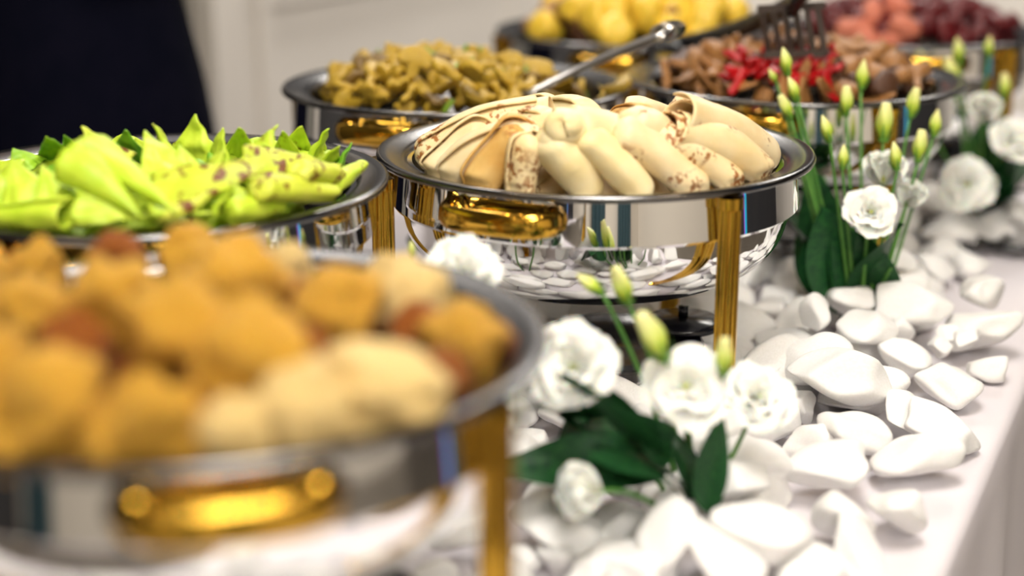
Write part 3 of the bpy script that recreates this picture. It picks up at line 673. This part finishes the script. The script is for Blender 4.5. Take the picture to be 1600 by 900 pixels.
# photograph box x0, x1, y0, y1, height of the centre over the cloth, roll in view, look
st = [
 (1238, 1400, 539, 640, .055, .20, 'large triangular white stone lying on top of the pile'),
 (1219, 1325, 512, 602, .050, -.5, 'slanting stone leaning behind the large triangular one'),
 (1244, 1299, 453, 530, .055, -1.2, 'upright wedge-shaped stone pointing up'),
 (1294, 1364, 434, 500, .050, 0, 'round smooth stone right behind the upright wedge'),
 (1310, 1400, 478, 552, .052, .2, 'stone between the upright wedge and the large flat-topped stone'),
 (1368, 1482, 426, 520, .055, 0, 'large flat-topped stone below the right flower bunch'),
 (1386, 1425, 478, 550, .035, 1.3, 'narrow stone standing in front of the large flat-topped one'),
 (1372, 1460, 515, 602, .030, .5, 'round stone right of the large triangular one'),
 (1476, 1592, 465, 562, .030, -.3, 'big shaded stone at the right end of the pile'),
 (1500, 1568, 417, 490, .050, .3, 'tall stone behind the big shaded one'),
 (1515, 1581, 552, 600, .014, -.15, 'flat slab of stone lying apart on the cloth at the right'),
 (1434, 1526, 556, 640, .022, .3, 'angular stone left of the flat slab'),
 (1470, 1500, 487, 560, .030, 1.3, 'first of two narrow curved stones side by side'),
 (1492, 1524, 496, 564, .030, 1.2, 'second narrow curved stone, next to the shaded one'),
 (1452, 1486, 520, 560, .030, .2, 'small stone left of the two narrow curved stones'),
 (1206, 1276, 470, 542, .022, -.9, 'long stone leaning left of the upright wedge'),
 (1226, 1280, 606, 664, .025, .6, 'pointed stone right of the right white bloom'),
 (1122, 1230, 652, 774, .040, .1, 'large squarish stone with a dent right of the dark leaf'),
 (1229, 1368, 672, 790, .030, -.2, 'large rounded pentagonal stone in the lower pile'),
 (1286, 1390, 638, 712, .030, .25, 'smooth oval stone above the pentagonal one'),
 (1362, 1500, 676, 752, .026, -.1, 'wide oval stone near the cloth edge'),
 (1412, 1532, 616, 716, .024, .4, 'pale rounded stone behind the wide oval one at the edge'),
 (1360, 1456, 740, 852, .026, .2, 'upright rounded stone at the lower cloth edge'),
 (1115, 1284, 757, 905, .040, .35, 'biggest white stone at the bottom of the pile'),
 (1272, 1362, 774, 850, .024, .5, 'small stone with a chipped top beside the biggest one'),
 (1284, 1384, 800, 915, .014, .9, 'slanting stone below the small chipped one'),
 (1060, 1206, 808, 930, .030, .6, 'rounded stone cut by the bottom frame edge below the leaves'),
 (1224, 1306, 658, 724, .020, -.2, 'small stone between the dented and the oval one'),
 (1374, 1452, 608, 684, .024, .2, 'stone just right below the large triangular one'),
 (1214, 1312, 852, 935, .020, .2, 'low stone at the bottom edge below the biggest one'),
 (806, 936, 770, 860, .030, .25, 'smooth egg-shaped stone right of the gold leg'),
 (986, 1094, 772, 900, .040, -.9, 'tall egg-shaped stone standing under the leaves'),
 (922, 1028, 782, 874, .016, .2, 'grey-shaded stone between the two egg-shaped ones'),
 (786, 872, 676, 752, .035, .3, 'pointed stone touching the gold leg of the nearest dish'),
 (866, 928, 682, 726, .026, .0, 'small stone just under the left dark leaves'),
 (922, 984, 690, 738, .024, .1, 'small stone crossed by a flower stem'),
 (940, 1010, 728, 792, .020, .7, 'stone right of the fallen rosebud'),
 (796, 844, 850, 895, .015, .3, 'small stone beside the gold leg foot'),
 (838, 908, 834, 905, .014, .5, 'stone below the smooth egg-shaped one'),
 (886, 964, 870, 930, .030, -.2, 'bright stone at the bottom edge under the bud'),
 (664, 768, 786, 864, .035, -.5, 'blurred slanting stone left of the nearest gold leg'),
 (620, 712, 872, 940, .020, .1, 'blurred stone at the bottom edge under the nearest dish'),
 (1440, 1500, 300, 346, .030, .1, 'blurred round stone behind the right flower bunch'),
 (1500, 1600, 320, 384, .025, -.4, 'blurred long stone by the far flowers'),
 (1540, 1640, 316, 386, .030, .8, 'blurred stone at the right frame edge by the far flowers'),
]
fixed = []; random.seed(5)
for i, (x0, x1, y0, y1, zc, rot, lab) in enumerate(st):
    p = at((x0 + x1) / 2, (y0 + y1) / 2, zc - .24); dd = depth(p)
    a = (x1 - x0) / 2 * dd / F; h = (y1 - y0) / 2 * dd / F
    c_ = min(h * .88, max(.5 * a, .016)); c_ = min(c_, max(zc, h * .6) + .004)
    a *= 1.13; c_ *= 1.1; e = radians(22); b = sqrt(max((h * h - (c_ * cos(e)) ** 2), 0)) / sin(e); b = min(max(b, .7 * a), 1.2 * a, .036)
    if abs(rot) > .8: a, c_ = c_, a * 1.05; rv = rot + (pi / 2 if rot < 0 else -pi / 2)
    else: rv = rot
    o = link('white_stone', PEB[i % 16], None, p, (random.uniform(-.2, .2), rv, random.uniform(-.25, .25)), (a, b, c_), label=lab, cat='stone', group='white decorative stones')
    if zc < .037: fixed.append((p.x, p.y, (a + b) / 2 * .92))
# the bed of stones: relax discs around the feet, burners and the stones above
obs = list(fixed)
for x, y, l, h in DISH.values():
    for k in range(3):
        a = radians(l + 120 * k); obs.append((x + .1965 * cos(a), y + .1965 * sin(a), .014))
    obs.append((x + .022, y - .03, .050))
obs = np.array(obs)
pts = []
for u in np.arange(.47, 2.75, .064):
    for v in np.arange(-.68, -.26, .064):
        p = W(u + rng.uniform(-.015, .015), v + rng.uniform(-.015, .015)); r = rng.uniform(.028, .040)
        if all((p.x - q[0]) ** 2 + (p.y - q[1]) ** 2 > (q[2] * .85 + r * .45) ** 2 for q in obs): pts.append((p.x, p.y, r))
P = np.array(pts)
for it in range(60):
    A = np.vstack([P, obs]); D = P[:, None, :2] - A[None, :, :2]; dist = np.sqrt((D ** 2).sum(-1)) + 1e-6
    ov = np.clip((P[:, None, 2] + A[None, :, 2]) * .95 - dist, 0, None); ov[np.arange(len(P)), np.arange(len(P))] = 0
    P[:, :2] += (D / dist[..., None] * ov[..., None]).sum(1) * .28
    u = P[:, 0] * UX + P[:, 1] * UY; v = P[:, 0] * NX + P[:, 1] * NY
    v2 = np.clip(v, -.76, -.24); u2 = np.clip(u, .44, 2.92)
    P[:, 0] = u2 * UX + v2 * NX; P[:, 1] = u2 * UY + v2 * NY
for i, (x, y, r) in enumerate(P):
    s = (r * rng.uniform(.95, 1.2), r * rng.uniform(.8, 1.0), r * rng.uniform(.5, .75))
    link('white_stone', PEB[rng.randint(16)], None, (x, y, TAB + s[2] * .92), (rng.uniform(-.25, .25), rng.uniform(-.25, .25), rng.uniform(0, 6.3)), s,
         label='white polished stone in the bottom layer of the stone bed', cat='stone', group='bottom layer of white stones')
k = 0
for i in range(400):             # a loose second layer
    u, v = rng.uniform(.55, 2.8), rng.uniform(-.62, -.29); p = W(u, v)
    if any((p.x - q[0]) ** 2 + (p.y - q[1]) ** 2 < (q[2] + .035) ** 2 for q in obs): continue
    obs = np.vstack([obs, [[p.x, p.y, .022]]]); k += 1
    r = rng.uniform(.024, .034)
    link('white_stone', PEB[rng.randint(16)], None, (p.x, p.y, TAB + .048 + rng.uniform(-.006, .004)), (rng.uniform(-.5, .5), rng.uniform(-.5, .5), rng.uniform(0, 6.3)), (r * 1.1, r * .9, r * .62),
         label='white polished stone resting on top of the stone bed', cat='stone', group='upper layer of white stones')
    if k >= 34: break

# ------------------------------------------------------------------ flowers
def petal_vf(R, open_a, width, seed, ruf=.10):
    V, Fc = [], []; nS, nT = 10, 12; x = z = 0; ds = R / nS; ph = seed * 1.9
    for i in range(nS + 1):
        q = i / nS; al = open_a * (q ** .7)
        if i: x += sin(al) * ds; z += cos(al) * ds
        wq = width * R * (.25 + .75 * sin(min(1, q * 1.05) ** .8 * pi * .62)) * (1 - max(0, q - .8) * 1.2)
        for j in range(nT + 1):
            t_ = j / nT * 2 - 1; rr = ruf * R * q * q * sin(t_ * 5.5 + ph) + .03 * R * sin(t_ * 11 + ph) * q
            y = wq * t_; curl = -.35 * wq * (1 - cos(t_ * 1.3)) * (1.4 if open_a < 1 else .5)
            V.append((x + curl * cos(al) - rr * cos(al) * .8 , y, z - curl * sin(al) * 0 + rr * sin(al) * 1.1 - .08 * R * t_ * t_ * q))
    w_ = nT + 1
    for i in range(nS):
        for j in range(nT): Fc.append((i * w_ + j, i * w_ + j + 1, (i + 1) * w_ + j + 1, (i + 1) * w_ + j))
    return V, Fc
PETALS = {}
for nm, oa, wd in (('outer', 1.65, .78), ('mid', 1.15, .74), ('inner', .70, .66), ('core', .30, .55)):
    PETALS[nm] = [mesh('petal', petal_vf(1.0, oa, wd, s, .07), PETAL) for s in range(3)]
def head_rot(dirv): return dirv.to_track_quat('Z', 'Y').to_euler()
ME_CORE = mesh('bloom', lathe([(0, 0), (.14, .03), (.20, .16), (.16, .32), (.07, .44), (0, .46)], 16), STAMEN)
def bud_vf(seed, blunt):
    V, Fc = [], []; n, m = 24, 20
    for i in range(n + 1):
        q = i / n
        r = (sin(min(1, q * 1.55) * pi / 2) ** .8) * (1 - max(0, (q - .35) / .65) ** 1.6 * (.55 if blunt else .95)) * .22 + .012
        for k in range(m):
            a = 2 * pi * k / m; rr = r * (1 + .10 * sin(3 * a + q * 5 + seed))
            V.append((rr * cos(a), rr * sin(a), q))
    for i in range(n):
        for k in range(m): Fc.append((i * m + k, i * m + (k + 1) % m, (i + 1) * m + (k + 1) % m, (i + 1) * m + k))
    Fc += [tuple(range(m)), tuple(range(n * m, (n + 1) * m))]
    return V, Fc
BUDS = [mesh('bud', bud_vf(s, s % 2), BUD) for s in range(4)]
def calyx_vf():
    parts = []
    for k in range(5):
        a = 2 * pi * k / 5; V, Fc = [], []
        for i in range(7):
            q = i / 6; r = .10 + .16 * sin(q * 2.2); w_ = .055 * (1 - q) + .004
            for s_ in (-1, 1): V.append((r * cos(a) - s_ * w_ * sin(a), r * sin(a) + s_ * w_ * cos(a), q * .52))
        for i in range(6): Fc.append((2 * i, 2 * i + 1, 2 * i + 3, 2 * i + 2))
        parts.append((V, Fc))
    parts.append(lathe([(0, -.03), (.07, -.01), (.12, .04), (.10, .09), (0, .1)], 10))
    return join(*parts)
ME_CALYX = mesh('calyx', calyx_vf(), plain('calyx_green', (.12, .30, .03), .5))
def leaf_vf(L, wd, bendv, seed=0):
    V, Fc = [], []; n, m = 12, 6
    for i in range(n + 1):
        q = i / n; hw = wd * sin(pi * min(1, q ** .75)) ** .8 * (1 - .2 * q) + .0005
        for j in range(m + 1):
            t_ = j / m * 2 - 1
            V.append((q * L, hw * t_, abs(t_) * hw * .35 + bendv * L * sin(q * 1.4) * q + .04 * L * sin(q * 6 + seed) * t_))
    for i in range(n):
        for j in range(m): Fc.append((i * (m + 1) + j, i * (m + 1) + j + 1, (i + 1) * (m + 1) + j + 1, (i + 1) * (m + 1) + j))
    return V, Fc
LEAVES = [mesh('leaf', leaf_vf(1, .15, b, s), LEAF) for s, b in enumerate((-.25, .2, -.5, .05))]
def leaf(parent, a, b, k=0, w=1.0, roll=0):
    d = b - a; L = d.length; q = d.to_track_quat('X', 'Z')
    o = link('leaf', LEAVES[k % 4], parent, rel(a, parent)); o.rotation_euler = (q @ Vector((1, 0, 0)).rotation_difference(Vector((1, 0, 0)))).to_euler()
    o.rotation_euler = (q.to_matrix() @ Matrix.Rotation(roll, 3, 'X')).to_euler(); o.scale = (L, L * w, L)
def flower(base, head, kind, size, facing, label, group, leaves=(), sag=0.0, seed=0):
    t = empty('lisianthus_flower', base, 0, label, 'flower', group)
    mid = base.lerp(head, .55) + Vector((sag, 0, .012))
    link('stem', mesh('stem', tube([rel(p, t) for p in bez(base, mid, head, 12)], [.0022 - .0007 * q / 11 for q in range(12)], 8), STEMM), t)
    fd = Vector(facing).normalized(); e = head_rot(fd)
    if kind == 'bud':
        b = link('bud', BUDS[seed % 4], t, rel(head, t), e, (size, size, size)); link('calyx', ME_CALYX, b)
    elif kind == 'half':
        b = link('bloom', ME_CORE, t, rel(head, t), e, (size * .8,) * 3)
        for n_, cnt, sc in (('core', 5, 1.1), ('inner', 5, 1.15)):
            for k in range(cnt): link('petal', PETALS[n_][k % 3], b, None, (0, 0, 2 * pi * k / cnt + (.6 if n_ == 'core' else 0)), (sc,) * 3)
        link('calyx', ME_CALYX, b, (0, 0, -.02))
    else:
        b = link('bloom', ME_CORE, t, rel(head, t), e, (size,) * 3)
        for n_, cnt, sc in (('outer', 6, 1.1), ('mid', 6, 1.0), ('inner', 5, .82), ('core', 4, .62)):
            for k in range(cnt):
                link('petal', PETALS[n_][(k + seed) % 3], b, None, (0, 0, 2 * pi * k / cnt + seed + {'outer': 0, 'mid': .5, 'inner': .2, 'core': .7}[n_]), (sc * (1 + .08 * sin(k * 3 + seed)),) * 3)
        link('calyx', ME_CALYX, b, (0, 0, -.16), None, (.7,) * 3)
    for k, (a, bb, w_, rl) in enumerate(leaves): leaf(t, a, bb, k + seed, w_, rl)
    return t
GA = 'flowers of the front bunch'
ba = at(1085, 775, -.215)
flower(ba + Vector((-.02, 0, 0)), atd(902, 580, 1.10), 'bloom', .031, (-.3, -.75, .55), 'ruffled white bloom hiding the burner, nearest the fried balls', GA,
       [(atd(1050, 700, 1.13), atd(870, 640, 1.05), 1.3, .4), (atd(1040, 740, 1.14), atd(810, 655, 1.08), 1.4, -.5), (atd(1030, 690, 1.12), atd(930, 610, 1.08), 1.2, .2), (atd(960, 650, 1.14), atd(800, 600, 1.12), 2.0, .7), (atd(990, 690, 1.16), atd(815, 640, 1.16), 2.2, .0), (atd(950, 620, 1.17), atd(830, 680, 1.15), 2.0, .3), (atd(1050, 720, 1.15), atd(960, 640, 1.12), 1.8, -.8)], -.01, 1)
flower(ba, atd(1070, 612, 1.12), 'bloom', .030, (.0, -.8, .62), 'white open bloom facing the camera in the front bunch', GA,
       [(atd(1080, 780, 1.15), atd(1000, 640, 1.12), 1.2, .2), (atd(1100, 800, 1.13), atd(1128, 640, 1.12), 1.2, .6), (atd(1060, 770, 1.12), atd(950, 680, 1.08), 1.3, -.3)], 0, 2)
flower(ba + Vector((.012, 0, 0)), atd(1178, 632, 1.17), 'bloom', .028, (.25, -.6, .7), 'white bloom in front of the gold leg', GA,
       [(atd(1105, 806, 1.14), atd(1118, 660, 1.15), 1.5, 1.2), (atd(1095, 790, 1.14), atd(1060, 660, 1.16), 1.3, 0)], .01, 3)
flower(ba + Vector((-.01, .01, 0)), atd(942, 460, 1.16), 'bud', .026, (-.75, -.1, .62), 'small green bud pointing up left before the chrome bowl', GA, (), .004, 0)
flower(ba + Vector((0, .01, 0)), atd(983, 476, 1.16), 'bud', .032, (-.35, -.1, .95), 'cream bud right beside the small green bud', GA, (), 0, 3)
flower(ba + Vector((.004, .008, 0)), atd(1040, 562, 1.10), 'bud', .042, (-.45, -.2, .85), 'large yellow-green bud behind the open bloom', GA, (), 0, 1)
flower(ba + Vector((.01, .008, 0)), atd(1130, 585, 1.10), 'bud', .028, (0, -.1, 1), 'slim yellow-green bud before the gold leg', GA, (), 0, 1)
fb = flower(at(1040, 800, -.20), atd(938, 768, 1.08), 'half', .034, (-.95, -.25, -.08 + .25), 'fallen cream rosebud lying on the stones', GA, (), 0, 2)
GB = 'flowers behind the nearest dish'
bb_ = Vector((-.07, 1.18, TAB + .02))
flower(bb_, atd(725, 440, 1.16), 'bloom', .030, (-.2, -.7, .7), 'white ragged bloom peeping over the rim of the fried ball dish', GB, [(atd(700, 470, 1.17), atd(650, 430, 1.15), 1, 0)], 0, 4)
flower(bb_ + Vector((-.01, .01, 0)), atd(645, 402, 1.2), 'bud', .014, (-.1, -.1, 1), 'tiny green bud left of the ragged white bloom', GB, (), 0, 0)
GC = 'flowers of the right bunch'
bc = Vector(((1345 - 800) / F * 1.64, 1.565, TAB + .03))
def rb(x, y, d, kind, s, f, lab, seed, dx=0, lv=()):
    flower(bc + Vector((dx, 0, 0)), atd(x, y, d), kind, s * 1.07, f, lab, GC, lv, dx * .2, seed)
D2 = 1.60
rb(1232, 118, D2, 'bud', .028, (-.25, 0, 1), 'topmost bud on the left of the right bunch', 0, -.02)
rb(1214, 130, D2 + .03, 'bud', .017, (-.6, 0, 1), 'small bud left of the topmost one', 2, -.022)
rb(1247, 158, D2, 'bud', .026, (-.45, 0, 1), 'slanting bud below the topmost one', 0, -.015)
rb(1236, 186, D2, 'bud', .026, (-.5, 0, 1), 'lowest left bud of the right bunch', 1, -.018)
rb(1297, 222, D2 - .05, 'bud', .027, (-.35, 0, 1), 'sharp green bud beside the crepe dish rim', 0, -.01)
rb(1316, 265, D2 - .05, 'bud', .024, (0, 0, 1), 'plump bud below the sharp green one', 2, -.006)
rb(1345, 140, D2 + .05, 'bud', .030, (.05, 0, 1), 'slender upright bud before the roast meat', 0, 0)
rb(1322, 182, D2 + .02, 'bud', .030, (-.05, 0, 1), 'blunt pale bud in front of the meat dish rim', 1, -.004)
rb(1380, 222, D2, 'bud', .038, (.0, 0, 1), 'fat cream bud above the half-open bloom', 1, .008)
rb(1422, 184, D2 + .03, 'bud', .030, (.15, 0, 1), 'bud with open tip right of the fat cream one', 1, .012)
rb(1458, 214, D2 + .05, 'bud', .028, (.1, 0, 1), 'rightmost bud of the right bunch', 0, .02)
rb(1434, 254, D2, 'bud', .032, (.05, 0, 1), 'blunt green-tipped bud on the right', 3, .016)
rb(1402, 266, D2 - .04, 'bud', .028, (-.2, 0, 1), 'thin bud leaning beside the half-open bloom', 0, .006)
rb(1380, 288, D2, 'half', .036, (.0, -.15, 1), 'half-open white bloom in the right bunch', 1, .006)
rb(1358, 335, D2 - .04, 'bloom', .024, (-.05, -.85, .5), 'open white bloom in focus in the right bunch', 5, .0,
   [(bc + Vector((-.02, 0, -.01)), atd(1292, 300, D2 + .04), 2.0, .5), (bc, atd(1322, 300, D2 + .03), 1.3, -.4), (bc + Vector((-.03, .02, 0)), atd(1268, 330, D2 + .08), 2.3, .2), (bc + Vector((.01, 0, 0)), atd(1372, 352, D2 + .02), 1.2, .9),
    (bc + Vector((-.01, 0, 0)), atd(1306, 330, D2 - .02), 2.2, 1.3), (bc, atd(1345, 330, D2), 1.3, 1.4), (bc + Vector((.03, 0, 0)), atd(1340, 370, D2 - .02), 1.6, .6), (bc + Vector((-.03, .03, 0)), atd(1255, 290, D2 + .10), 2.4, 1.0), (bc + Vector((-.02, .03, 0)), atd(1290, 270, D2 + .10), 2.0, -.8)])  # widest leaves added as a dark mass over the unlit space behind
rb(1415, 322, D2 + .02, 'half', .030, (.2, -.2, 1), 'white bloom seen from the side on the right', 2, .012)
rb(1290, 262, D2 + .16, 'bloom', .034, (-.1, -.4, .9), 'blurred white bloom behind the crepe dish rim', 3, -.02)
rb(1392, 420, D2, 'bud', .001, (0, 0, 1), 'bare green stem in the right bunch', 0, .01)
GD = 'flowers of the far right bunch'
bd = at(1530, 330, -.2)
D3 = 1.95
for (x, y, k, s, f, lab, sd) in ((1536, 190, 'half', .040, (-.1, -.2, 1), 'blurred square-looking white bloom in the far bunch', 1),
    (1575, 226, 'bloom', .030, (.2, -.7, .6), 'blurred round white bloom at the far right', 2), (1508, 290, 'bloom', .034, (-.1, -.9, .3), 'blurred open bloom with green centre low in the far bunch', 4),
    (1500, 100, 'bud', .034, (-.2, 0, 1), 'blurred bud high left in the far bunch', 0), (1495, 138, 'bud', .040, (-.4, 0, 1), 'blurred bud under the high left one', 1),
    (1544, 88, 'bud', .026, (0, 0, 1), 'blurred thin bud against the dark dish', 0), (1570, 154, 'bud', .032, (-.1, 0, 1), 'blurred pale bud above the far right bloom', 1),
    (1496, 155, 'bud', .03, (-.3, 0, 1), 'blurred lower bud left of the square bloom', 3), (1430, 165, 'bud', .02, (.1, 0, 1), 'blurred small bud between the two right bunches', 0)):
    lv = [(bd, atd(1540, 230, D3), 1.5, .3), (bd, atd(1590, 240, D3), 1.6, -.3), (bd, atd(1570, 290, D3), 1.5, .8), (bd, atd(1520, 220, D3 + .04), 1.8, 0), (bd, atd(1600, 200, D3 + .05), 2.0, .5), (bd, atd(1550, 180, D3 + .08), 2.0, -.5), (bd, atd(1600, 270, D3), 2.0, .2)] if sd == 2 else ()
    flower(bd + Vector((random.uniform(-.015, .015), 0, 0)), atd(x, y, D3), k, s, f, lab, GD, lv, 0, sd)
# low ribbed glass dishes on the cloth beyond the pile
def glass_vf():
    n = 40; V, Fc = lathe([(0, .002), (.040, .002), (.052, .010), (.060, .024), (.0575, .024), (.049, .012), (.038, .006), (0, .006)], n)
    return [Vector((p[0] * (1 + .05 * sin(12 * atan2(p[1], p[0]))), p[1] * (1 + .05 * sin(12 * atan2(p[1], p[0]))), p[2])) for p in V], Fc
ME_GL = mesh('glass_dish', glass_vf(), GLASS)
for (x, y, s, lab) in ((1500, 384, 1.0, 'small ribbed clear glass dish behind the stone pile'), (1590, 388, 1.0, 'ribbed clear glass dish cut by the right frame edge')):
    p = at(x, y, -.235); p.z = TAB + .001; link('glass_dish', ME_GL, None, p, None, (s, s, s), label=lab, cat='glass dish')

# ------------------------------------------------------------------ person in black at the back
pp = W(1.75, -1.52, 0)
per = empty('person', pp, radians(-50), 'person in black clothes standing behind the green crepe dish', 'person')
def skin(name, chain, mat, parent, sub=2, root=0):
    """chain: list of (x, y, z, rx, ry, parent index)"""
    me = bpy.data.meshes.new(name); me.from_pydata([c[:3] for c in chain], [(c[5], i) for i, c in enumerate(chain) if c[5] is not None], [])
    o = link(name, me, parent); me.materials.append(mat)
    md = o.modifiers.new('skin', 'SKIN'); md.use_smooth_shade = True
    for i, c in enumerate(chain): me.skin_vertices[0].data[i].radius = (c[3], c[4]); me.skin_vertices[0].data[i].use_root = (i == root)
    sb = o.modifiers.new('sub', 'SUBSURF'); sb.levels = sub; sb.render_levels = sub
    return o
B = [(0, 0, .96, .16, .11, None), (0, 0, 1.10, .135, .10, 0), (0, .0, 1.28, .155, .11, 1), (0, 0, 1.43, .13, .09, 2), (0, 0, 1.50, .055, .055, 3), (0, .01, 1.56, .052, .055, 4),
     (0, .015, 1.63, .068, .085, 5), (0, .015, 1.70, .072, .09, 6), (0, .01, 1.75, .05, .06, 7)]
for s in (-1, 1):
    n = len(B)
    B += [(s * .09, 0, .90, .095, .10, 0), (s * .10, .01, .52, .062, .065, n), (s * .10, -.01, .12, .04, .042, n + 1), (s * .10, -.01, .05, .04, .045, n + 2), (s * .11, .13, .03, .035, .025, n + 3)]
    m = len(B)
    B += [(s * .19, 0, 1.41, .055, .055, 3), (s * .225, -.02, 1.16, .042, .042, m), (s * .13, .17, 1.17, .032, .032, m + 1), (s * .05, .24, 1.20, .026, .02, m + 2), (s * .02, .26, 1.21, .03, .016, m + 3)]
skin('body', B, SKIN, per)
for s in (-1, 1):
    for k, (dx, L) in enumerate(((-.022, .055), (-.007, .065), (.008, .062), (.022, .05))):
        skin('finger', [(s * .02 - s * .0, .262, 1.21 + dx, .0085, .0085, None), (s * .02 - s * L * .5, .285, 1.21 + dx, .008, .008, 0), (s * .02 - s * L, .28, 1.205 + dx, .007, .007, 1)], SKIN, per, 1)
    skin('thumb', [(s * .04, .255, 1.235, .010, .010, None), (s * .03, .27, 1.262, .009, .009, 0), (s * .012, .28, 1.275, .008, .008, 1)], SKIN, per, 1)
def rings(rg, seg=48, folds=0):
    V, Fc = [], []
    for i, (z, rx, ry, cyv) in enumerate(rg):
        for k in range(seg):
            a = 2 * pi * k / seg; f = 1 + folds * max(0, (1.05 - z)) * sin(9 * a + z * 3)
            V.append((rx * f * cos(a), cyv + ry * f * sin(a), z))
    for i in range(len(rg) - 1):
        for k in range(seg): Fc.append((i * seg + k, i * seg + (k + 1) % seg, (i + 1) * seg + (k + 1) % seg, (i + 1) * seg + k))
    return V, Fc
link('dress', mesh('dress', rings([(.30, .28, .23, 0), (.5, .275, .22, 0), (.7, .265, .21, 0), (.82, .255, .195, 0), (.92, .24, .18, 0), (1.0, .215, .165, 0), (1.08, .19, .15, 0), (1.2, .185, .145, 0), (1.32, .205, .15, 0), (1.42, .20, .13, 0), (1.47, .12, .09, 0), (1.50, .075, .07, 0)], 48, .06), SUIT), per)
for s in (-1, 1):
    link('sleeve', mesh('sleeve', tube([(s * .17, 0, 1.43), (s * .205, -.005, 1.38), (s * .235, -.02, 1.16), (s * .19, .06, 1.155), (s * .10, .19, 1.18)], [.07, .072, .06, .055, .045], 20), SUIT), per)
    link('shoe', mesh('shoe', [(lambda V: ([(v[0] * .05 + s * .105, v[1] * .13 + .05, v[2] * .045 + .045) for v in V[0]], V[1]))(ICO2)][0], BLACKPL), per)
link('hair', mesh('hair', [(lambda V: ([(v[0] * .092, v[1] * .11 - .015, v[2] * .115 + 1.70) for v in V[0] if True], V[1]))(ICO2)][0], HAIR), per, (0, -.012, .02))
fc = lambda x, y, z, r, m, nm, sc=(1, 1, 1): link(nm, mesh(nm, ([(v[0] * r * sc[0] + x, v[1] * r * sc[1] + y, v[2] * r * sc[2] + z) for v in ICO2[0]], ICO2[1]), m), per)
for s in (-1, 1):
    fc(s * .032, .098, 1.655, .012, plain('eye_white', (.8, .8, .8), .2), 'eye'); fc(s * .083, .01, 1.645, .03, SKIN, 'ear', (.3, .6, 1))
fc(0, .112, 1.625, .015, SKIN, 'nose', (.8, 1, 1.5)); fc(0, .095, 1.59, .022, plain('lips', (.5, .15, .13), .4), 'mouth', (1, .5, .35))
